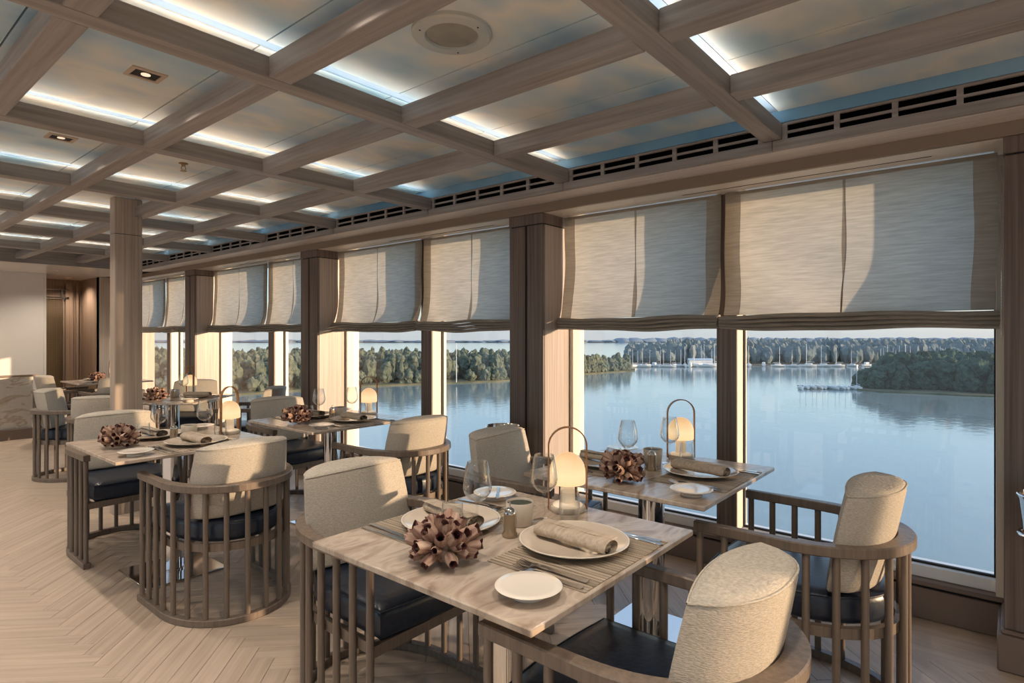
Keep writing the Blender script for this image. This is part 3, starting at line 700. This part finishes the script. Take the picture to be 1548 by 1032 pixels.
# barnacle ornament: hollow tapering shells around a core
def barnacle_mesh(seed):
    r = random.Random(seed); m = MB(); n = 9; L = []
    prof = [(.006, 0), (.0135, .010), (.0165, .026), (.0145, .044), (.0112, .056), (.0092, .054), (.0085, .03), (.004, .016)]
    for q, (rr, z) in enumerate(prof):
        L.append([((rr * (1 + (.16 * math.sin(3*k + seed) + r.uniform(-.1, .1)) * (1 if q < 5 else .3))) * math.cos(2*math.pi*k/n), rr * (1 + r.uniform(-.09, .09)) * math.sin(2*math.pi*k/n), z + (r.uniform(-.005, .005) if q in (4, 5) else 0)) for k in range(n)])
    m.loops(L); me = m.mesh('barnacle', [M['barn'], M['barn_in']], smooth=True, ang=50)
    for i, p in enumerate(me.polygons):
        if n*4 <= i < n*7 or i == len(me.polygons) - 1: p.material_index = 1
    return me
bmeshes = [barnacle_mesh(s) for s in range(4)]
orn = empty('barnacle_ornament'); tag(orn, None, 'ornament')
MB().lathe([(.0, .002), (.028, .004), (.042, .022), (.044, .040), (.03, .058), (.0, .064)], 12, cap0=False, cap1=False).build('core', M['barn'], orn, smooth=True)
rb = random.Random(3)
dirs = []
for el, nn, s in ((-14, 13, .72), (10, 14, .85), (36, 12, .9), (60, 8, .85), (84, 3, .8)):
    for q in range(nn): dirs.append((el + rb.uniform(-9, 9), 360*q/nn + rb.uniform(-14, 14) + el, s * rb.uniform(.78, 1.3)))
for i, (el, az, s) in enumerate(dirs):
    d = Vector((math.cos(R(el))*math.cos(R(az)) * 1.0, math.cos(R(el))*math.sin(R(az)), math.sin(R(el))))
    o = mobj('barnacle', bmeshes[i % 4], orn); p = Vector((0, 0, .040)) + Vector((d.x*.046, d.y*.046, d.z*.028))
    o.location = p; o.rotation_euler = d.to_track_quat('Z', 'Y').to_euler(); o.scale = (1.12*s, 1.12*s, .98*s)
PROTO[0] = False

# ------------------------------------------------------------------ set the tables
TB = [  # name, centre, rotation, chair ends present
    ('front', (1.378, 1.165), 0), ('window front', (2.46, 1.235), 0), ('middle', (1.378, 3.68), 0), ('window middle', (2.455, 3.735), 0), ('pillar', (2.29, 6.13), 40), ('far corner', (2.60, 9.10), 0)]
DESC = {'front': 'front table', 'window front': 'nearest window table', 'middle': 'left middle table', 'window middle': 'second window table', 'pillar': 'angled table behind pillar', 'far corner': 'far corner table'}
JIT = random.Random(11)
ZT = .7402
def put(proto, tc, ta, rel, rz, z, label, scale=None):
    c, s = math.cos(R(ta)), math.sin(R(ta)); j = lambda: JIT.uniform(-.006, .006)
    return copy_tree(proto, (tc[0] + rel[0]*c - rel[1]*s + j(), tc[1] + rel[0]*s + rel[1]*c + j(), z), R(ta) + rz, label, proto.name.replace('_', ' ').split('.')[0] + 's on the tables', scale)
for name, tc, ta in TB:
    D = DESC[name]
    LTAB = {'front': 'square marble table on a steel column, nearest the viewer', 'window front': 'square marble table beside the nearest right hand window', 'middle': 'square marble table in the middle left, before the pillar',
            'window middle': 'square marble table at the second window', 'pillar': 'marble table turned at an angle just behind the wood pillar', 'far corner': 'small marble table in the far corner by the recess'}
    copy_tree(table, (tc[0], tc[1], 0), R(ta), LTAB[name])
    full = name != 'far corner'
    ends = ((1, 'near'), (-1, 'far'))
    for s, en in ends:
        q = 0 if s == 1 else math.pi
        w_ = '%s setting of %s' % (en, D)
        put(placemat, tc, ta, (.03*s, -.245*s), q, ZT, 'slatted reed placemat at ' + w_)
        put(plate, tc, ta, (.045*s, -.205*s), q, ZT + .003, 'beige glazed dinner plate at ' + w_)
        put(nap, tc, ta, (.030*s, -.215*s), q + R(-3 + JIT.uniform(-6, 6)), ZT + .0135, 'rolled taupe linen napkin on the plate at ' + w_)
        put(bread, tc, ta, (-.285*s, -.305*s), q, ZT, 'small round bread plate at ' + w_)
        if full:
            put(fork, tc, ta, (-.150*s, -.265*s), q + R(3), ZT + .003, 'steel fork nearer the plate at ' + w_)
            put(fork, tc, ta, (-.180*s, -.275*s), q + R(1), ZT + .003, 'steel fork on the outer side at ' + w_)
            put(knife, tc, ta, (.213*s, -.285*s), q + R(-2), ZT + .003, 'steel knife nearer the plate at ' + w_)
            put(knife, tc, ta, (.238*s, -.275*s), q + R(2), ZT + .003, 'steel knife on the outer side at ' + w_)
            if s < 0: put(bknife, tc, ta, (-.265*s, -.275*s), q + R(-50), ZT + .0262, 'butter knife lying on the bread plate at ' + w_)
    if full:
        put(wg, tc, ta, (-.045, .085), 0, ZT, 'long stemmed wine glass of the far setting on the ' + D)
        put(wg, tc, ta, (.175, -.005), 0, ZT, 'long stemmed wine glass of the near setting on the ' + D)
        put(tb, tc, ta, (.235, -.062), 0, ZT, 'clear water tumbler of the near setting on the ' + D)
        put(tb, tc, ta, (-.105, .135), 0, ZT, 'clear water tumbler of the far setting on the ' + D)
        put(gr, tc, ta, (-.005, -.008), R(30), ZT, 'small glass pepper grinder on the ' + D)
        put(cp, tc, ta, (.100, .040), 0, ZT, 'beige ceramic pot with dark top on the ' + D)
        put(lp, tc, ta, (.325, .005), R({'front': -50, 'window front': -50, 'middle': 20, 'window middle': -15, 'pillar': -85}[name] - ta), ZT, 'glowing domed lamp with bent wood handle on the ' + D)
    else:
        put(lp, tc, ta, (.12, .1), 0, ZT, 'glowing domed lamp on the far corner table')
    put(orn, tc, ta, (-.265, .0) if full else (-.16, -.15), R({'front': 0, 'window front': 70, 'middle': 150, 'window middle': 220}.get(name, 300)), ZT + .0055, 'brown barnacle cluster ornament on the ' + D)

# ------------------------------------------------------------------ place the chairs
CH = [((1.36, .662), 0, 'curved chair in the near foreground, seat towards the front table'),
      ((1.43, 1.835), 180, 'curved chair on the far side of the front table, facing the viewer'),
      ((2.445, .578), 0, 'curved chair nearest the right hand window, its back to the viewer'),
      ((2.44, 1.93), 185, 'curved chair on the far side of the nearest window table'),
      ((1.405, 3.065), 0, 'curved chair standing alone on the left, its sunlit back towards the viewer'),
      ((1.35, 4.39), 180, 'curved chair at the left on the far side of the middle table'),
      ((2.50, 3.02), 0, 'curved chair with sunlit back at the middle window table, near side'),
      ((2.51, 4.42), 180, 'curved chair on the far side of the middle window table'),
      ((2.87, 5.72), 48, 'curved grey looking chair beyond the middle window table, next to the third window'),
      ((2.78, 6.95), 140, 'curved chair beyond the angled table, by the far column'),
      ((1.74, 6.02), -35, 'curved chair directly behind the left middle chair, beside the pillar'),
      ((1.70, 6.88), -120, 'curved chair standing farthest left before the pale wall'),
      ((2.50, 8.42), 0, 'curved chair on the near side of the far corner table'),
      ((2.18, 9.25), -90, 'curved chair to the left of the far corner table')]
for (x, y), a, lab in CH: copy_tree(chair, (x, y, 0), R(a), lab)

# ------------------------------------------------------------------ wine coolers on the columns
PROTO[0] = True
bu = empty('wine_cooler'); tag(bu, None, 'wine cooler', 'wine coolers on the window columns')
MB().lathe([(.0, 0), (.072, 0), (.078, .006), (.090, .06), (.094, .12), (.104, .205), (.112, .222), (.109, .225), (.100, .207), (.090, .12), (.07, .012), (.0, .010)], 40, cap0=False, cap1=False).build('bucket', M['chrome'], bu, smooth=True, ang=50)
rg = [[((.104 + .006*math.cos(t)) * math.cos(a), (.104 + .006*math.cos(t)) * math.sin(a), .075 + .006*math.sin(t)) for t in [2*math.pi*i/8 for i in range(8)]] for a in [2*math.pi*k/40 for k in range(40)]]
MB().loops(rg, closed_path=True).build('ring_holder', M['steel'], bu, smooth=True)
MB().tube([(.104, 0, .075), (.160, 0, .075)], .007, 10).build('arm', M['steel'], bu, smooth=True)
MB().lathe([(.028, 0), (.028, .008)], 20).build('wall_rose', M['steel'], bu)
PROTO[0] = False
for k, lab in ((3, 'steel wine cooler in a ring at the right edge of the picture'), (4, 'steel wine cooler in a ring holder behind the far window chair')):
    o = copy_tree(bu, (XCOL - .166, COLS[k] - CW/2 + (.06 if k == 4 else -.005), .53), 0, lab)
    for c in o.children:
        if c.name.startswith('wall_rose'): c.rotation_euler = (0, R(90), 0); c.location = (.157, 0, .075)

# ------------------------------------------------------------------ glass screen with onyx panel, far left
gs = empty('glass_screen', (.7, 9.8, 0)); tag(gs, 'low stone patterned glass screen on a brown plinth, far left', 'screen')
MB().box(-3.2, 1.33, -.05, .05, 0, .135).build('plinth', M['brownwall'], gs, bevel=.004)
MB().box(-3.2, 1.27, .012, .024, .136, .80).build('onyx_panel', M['swirl'], gs)
MB().box(-3.2, 1.31, -.02, -.008, .136, .80).build('glass_sheet', M['screen_glass'], gs)
MB().box(-3.2, 1.32, -.03, .03, .801, .826).build('top_rail', M['brownwall'], gs, bevel=.006)

# ------------------------------------------------------------------ the lake and its shores
ZW = EYE - 20.0
lk = MB()
far = 1500
ring = [at_dist(p, far / 1, ZW) for p in (-2600, -900, 0, 400, 774, 1100, 1500, 2200, 4000)]
lk.v = [(3.9, -300, ZW), ] + [tuple(p) for p in reversed(ring)] + [(3.9, 1200, ZW)]
lk.f = [tuple(range(len(lk.v)))]
tag(lk.build('lake_water', M['water']), 'calm blue grey lake outside the windows', None, None, 'structure')
def ico(seed, sub=2, sx=1, sz=1, amp=.28):
    bm = bmesh.new(); bmesh.ops.create_icosphere(bm, subdivisions=sub, radius=1); r = random.Random(seed)
    ph = [r.uniform(0, 6) for _ in range(9)]
    for v in bm.verts:
        p = v.co; k = 1 + amp * (math.sin(3.1*p.x + ph[0]) * math.sin(2.7*p.y + ph[1]) + .6*math.sin(5.3*p.z + ph[2] + 4*p.x) + .5 * math.sin(7*p.y + ph[3] + 5*p.z)) * .6 + r.uniform(-.09, .09)
        v.co = Vector((p.x * k * sx, p.y * k * sx, p.z * k * sz))
    V = [tuple(v.co) for v in bm.verts]; Fc = [tuple(v.index for v in f.verts) for f in bm.faces]; bm.free(); return V, Fc
CR = [ico(s, 2, 1, 1.05) for s in range(6)]; CRH = [ico(s + 60, 3, 1, 1.1, .34) for s in range(7)]; CR3 = [ico(s + 20, 3, 1, 1, .3) for s in range(5)]
def add_crown(mb, loc, r, h, rnd, bank=CR):
    V, Fc = bank[rnd.randrange(len(bank))]; n = len(mb.v); a = rnd.uniform(0, 6.28); c, s = math.cos(a), math.sin(a)
    mb.v += [(loc[0] + (x*c - y*s)*r, loc[1] + (x*s + y*c)*r, loc[2] + z*h) for x, y, z in V]
    mb.f += [tuple(n + i for i in f) for f in Fc]
rt_ = random.Random(5)
# wooded peninsula on the left
def shore(px):                       # distance of the waterline by bearing
    if px < 330: return 190
    if px < 560: return 190 + (px - 330) * .16
    if px < 770: return 227 + (px - 560) * .12
    if px < 955: return 255 + (px - 770) * .36
    return 322
pen = MB(); fr = [at_dist(p, shore(p), ZW + .5) for p in range(60, 961, 30)]; bkp = [at_dist(p, max(shore(p) + 12, 420 - max(0, p - 560) * .30), ZW + .9) for p in range(60, 961, 30)]
pen.v = [tuple(p) for p in fr] + [tuple(p) for p in bkp]; k = len(fr); pen.f = [(i, i+1, k+i+1, k+i) for i in range(k-1)]
n = len(pen.v); pen.v += [(p[0], p[1], ZW - .4) for p in fr]; pen.f += [(i, n+i, n+i+1, i+1) for i in range(k-1)]
tag(pen.build('peninsula_ground', M['ground']), 'low grassy shore of the wooded peninsula', None, None, 'structure')
wd_ = MB()
for q in range(1250):
    px = rt_.uniform(60, 950); d0 = shore(px); deep = max(10, (420 - max(0, px - 560) * .30) - d0 - 6)
    d = d0 + 4 + deep * rt_.random() ** 1.3; p = at_dist(px, d, ZW)
    hh = rt_.uniform(8, 12.4) * (1 if px < 860 else .82) * (.45 if d < d0 + 9 else 1); r = rt_.uniform(1.5, 3.2) * (.7 if d < d0 + 9 else 1)
    for g in range(8):
        el = rt_.uniform(-1, 1); az = rt_.uniform(0, 6.28); rr = r * math.sqrt(max(.05, 1 - el*el)) * (.75 if el > 0 else 1.0); cr0 = rt_.uniform(.8, 1.5)
        add_crown(wd_, (p.x + rr*math.cos(az)*.8, p.y + rr*math.sin(az)*.8, ZW + hh * (.50 + .40*el)), cr0, cr0 * rt_.uniform(.9, 1.25), rt_)
    add_crown(wd_, (p.x, p.y, ZW + hh*.48), r*.8, hh*.42, rt_)
tag(wd_.build('peninsula_woodland', M['leaf_a'], smooth=False), 'dense mixed woodland across the water on the left', None, None, 'stuff')
tag(MB().tube([(0, 0, 0), (0, 0, 15.5)], [.16, .10], 8).build('reflection_pole', M['hull'], loc=at_dist(690, 235, ZW + 1)), 'tall thin white pole standing in for a lamp reflection', 'pole')  # white streak, taken as a lamp reflection, modelled as an added pole
# far shore strips and the wood behind the marina
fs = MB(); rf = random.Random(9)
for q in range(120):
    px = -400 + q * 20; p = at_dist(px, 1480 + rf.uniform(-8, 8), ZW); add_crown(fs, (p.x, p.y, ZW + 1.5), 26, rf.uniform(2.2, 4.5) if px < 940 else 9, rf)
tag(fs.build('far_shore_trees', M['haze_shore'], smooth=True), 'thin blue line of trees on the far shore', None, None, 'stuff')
mg = MB(); fr = [at_dist(p, 392 if p > 940 else 700, ZW + .6) for p in range(945, 1801, 30)]; bkp = [at_dist(p, 900, ZW + 1) for p in range(945, 1801, 30)]
mg.v = [tuple(p) for p in fr] + [tuple(p) for p in bkp]; k = len(fr); mg.f = [(i, i+1, k+i+1, k+i) for i in range(k-1)]
tag(mg.build('marina_ground', M['ground']), 'flat shore behind the marina', None, None, 'structure')
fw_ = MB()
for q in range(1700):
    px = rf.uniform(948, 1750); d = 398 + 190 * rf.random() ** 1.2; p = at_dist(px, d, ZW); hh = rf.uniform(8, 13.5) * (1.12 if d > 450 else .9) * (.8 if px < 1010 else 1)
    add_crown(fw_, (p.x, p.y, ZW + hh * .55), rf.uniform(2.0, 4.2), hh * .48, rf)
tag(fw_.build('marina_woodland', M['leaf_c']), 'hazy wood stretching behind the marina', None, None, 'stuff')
bh = empty('boathouse', at_dist(1058, 391, ZW + .6), R(-50)); bh.scale = (.85, .6, .6); tag(bh, 'long low boathouse with pale blue roof behind the masts', 'building')
MB().box(-9, 9, -4, 4, 0, 4).build('wall', M['hull'], bh)
MB().prism([(-4.6, 4.0), (4.6, 4.0), (0, 6.0)], -9.5, 9.5).build('roof', M['roofblue'], bh)
for c in bh.children:
    if c.name.startswith('roof'): c.rotation_euler = (R(90), 0, R(90))
# wooded point on the right
pt = MB(); fr = [at_dist(p, d, ZW + .5) for p, d in ((1296, 212), (1330, 204), (1400, 198), (1480, 190), (1560, 186), (1700, 182), (1850, 180))]
bkp = [at_dist(p, d, ZW + .8) for p, d in ((1300, 226), (1330, 262), (1400, 300), (1480, 320), (1560, 330), (1700, 330), (1850, 330))]
pt.v = [tuple(p) for p in fr] + [tuple(p) for p in bkp] + [(p[0], p[1], ZW - .4) for p in fr]; k = len(fr); pt.f = [(i, i+1, k+i+1, k+i) for i in range(k-1)] + [(i, 2*k+i, 2*k+i+1, i+1) for i in range(k-1)]
tag(pt.build('point_ground', M['ground']), 'low bank of the wooded point on the right', None, None, 'structure')
PROTO[0] = True
trees = []
for s in range(4):
    t = empty('shore_tree'); tag(t, None, 'tree', 'trees on the wooded point'); r_ = random.Random(40 + s); cr_ = MB()
    for q in range(7):
        a = q * 2.4; rr = 0 if q == 0 else 2.1
        add_crown(cr_, (rr*math.cos(a), rr*math.sin(a), 6.2 + r_.uniform(-1.8, 1.6) + (1.6 if q == 0 else 0)), r_.uniform(1.7, 2.5), r_.uniform(1.8, 2.5), r_, CRH)
    for q in range(5):
        a = q * 1.3 + .4; add_crown(cr_, (2.3*math.cos(a), 2.3*math.sin(a), 2.0 + r_.uniform(-.5, .6)), r_.uniform(1.6, 2.2), r_.uniform(1.8, 2.4), r_, CRH)
    cr_.build('crown', M['leaf_b'], t); MB().tube([(0, 0, -.5), (.1, 0, 5)], [.32, .2], 7).build('trunk', M['trunk'], t)
    trees.append(t)
PROTO[0] = False
ri = random.Random(21)
pts = []
for q in range(78):
    px = 1302 + 250 * (q / 78) + ri.uniform(-5, 5)
    f0 = 212 - (px - 1296) * .10; depth = min(60, 6 + max(0, px - 1305) * .75)
    d = f0 + 4 + depth * ri.random(); pts.append((px, d))
for i, (px, d) in enumerate(sorted(pts)):
    sc = ri.uniform(.85, 1.25) * (.62 if px < 1318 else .85 if px < 1345 else 1.08)
    p = at_dist(px, d, ZW + .4)
    fr_ = d < 212 - (px - 1296) * .10 + 4 + min(60, 6 + max(0, px - 1305) * .75) * .33
    lab = ('leafy tree at the water edge' if fr_ else 'leafy tree set back') + (' at the tip of the wooded point' if px < 1340 else ' in the middle of the wooded point' if px < 1430 else ' at the right end of the wooded point')
    copy_tree(trees[i % 4], p, ri.uniform(0, 6.28), lab, 'trees on the wooded point', sc)
# boats
PROTO[0] = True
bt = empty('sailboat'); tag(bt, None, 'boat')
hlp = [[(x, y*w0, z) for y, z in ((-1, 1.1), (-.85, .2), (-.3, -.35), (.3, -.35), (.85, .2), (1, 1.1))] for x, w0 in ((-4.6, .95), (-3, 1.35), (0, 1.6), (2.6, 1.1), (4.2, .45), (5.0, .06))]
MB().loops(hlp).build('hull', M['hull'], bt, smooth=True)
MB().box(-2.4, 1.6, -.8, .8, 1.1, 1.75).build('cabin', M['hull'], bt, bevel=.2)
MB().tube([(.8, 0, 1.1), (.8, 0, 13.2)], [.14, .10], 6).build('mast', M['mast'], bt)
MB().tube([(.7, 0, 2.6), (-3.6, 0, 2.5)], .12, 6).build('boom', M['mast'], bt)
mbt = empty('motorboat'); tag(mbt, None, 'boat')
MB().loops([[(x*.8, y*w0*1.1, z) for y, z in ((-1, 1.3), (-.8, .2), (-.3, -.35), (.3, -.35), (.8, .2), (1, 1.3))] for x, w0 in ((-4.6, 1.2), (0, 1.5), (2.6, 1.1), (4.2, .45), (5.0, .06))]).build('hull', M['hull'], mbt, smooth=True)
MB().box(-2.0, 1.4, -1.0, 1.0, 1.3, 3.0).build('cabin', M['hull'], mbt, bevel=.25)
MB().box(-1.8, 1.45, -1.01, 1.01, 2.1, 2.6).build('window_band', M['roofblue'], mbt)
PROTO[0] = False
rb2 = random.Random(31)
for i in range(30):
    px = 950 + (1082 - 950) * i / 17 if i < 18 else 1132 + (1400 - 1132) * (i - 18) / 12
    d = 366 + rb2.uniform(-7, 3) if px < 1100 else 368 + rb2.uniform(-5, 3)
    kind = mbt if i % 7 == 5 else bt
    side = 'left of the window post' if px < 1100 else 'right of the window post'
    copy_tree(kind, at_dist(px, d, ZW + .35), R(-50) + rb2.uniform(-.5, .5) + rb2.choice((0, 1.57, 3.14)), ('white sailboat moored in the far marina, ' if kind is bt else 'white motor cruiser moored in the far marina, ') + side, 'boats in the far marina ' + side, rb2.uniform(.72, 1.05))
for i in range(16):
    px = 1335 + i * 8.5
    if px < 1440: copy_tree(bt, at_dist(px, 384, ZW + .35), rb2.uniform(0, 6), 'white sailboat whose mast shows above the wooded point', 'boats behind the wooded point', rb2.uniform(.8, 1.0))
for i in range(11):
    px = 1210 + i * 8.6; copy_tree(bt, at_dist(px, 217 + rb2.uniform(-2, 2), ZW + .3), R(-50) + rb2.choice((1.4, 1.7, -1.5)), 'small sailboat tied to the near jetty beside the wooded point', 'boats at the near jetty', rb2.uniform(.50, .68))
jt = MB(); a, b = at_dist(1206, 226), at_dist(1302, 222)
dv = (b - a).normalized(); nv = Vector((-dv.y, dv.x, 0)) * .8
jt.prism([tuple((a + nv)[:2]), tuple((a - nv)[:2]), tuple((b - nv)[:2]), tuple((b + nv)[:2])], ZW + .25, ZW + .6)
tag(jt.build('jetty', M['deckwood']), 'dark floating jetty with the nearer row of boats', 'jetty')
a, b = at_dist(945, 382), at_dist(1090, 378); c = at_dist(1420, 390); jt = MB()
for p, q in ((a, b), (b, c)):
    dv = (q - p).normalized(); nv = Vector((-dv.y, dv.x, 0)) * .9; jt.prism([tuple((p + nv)[:2]), tuple((p - nv)[:2]), tuple((q - nv)[:2]), tuple((q + nv)[:2])], ZW + .25, ZW + .7)
tag(jt.build('marina_quay', M['deckwood']), 'long quay of the far marina', 'quay')
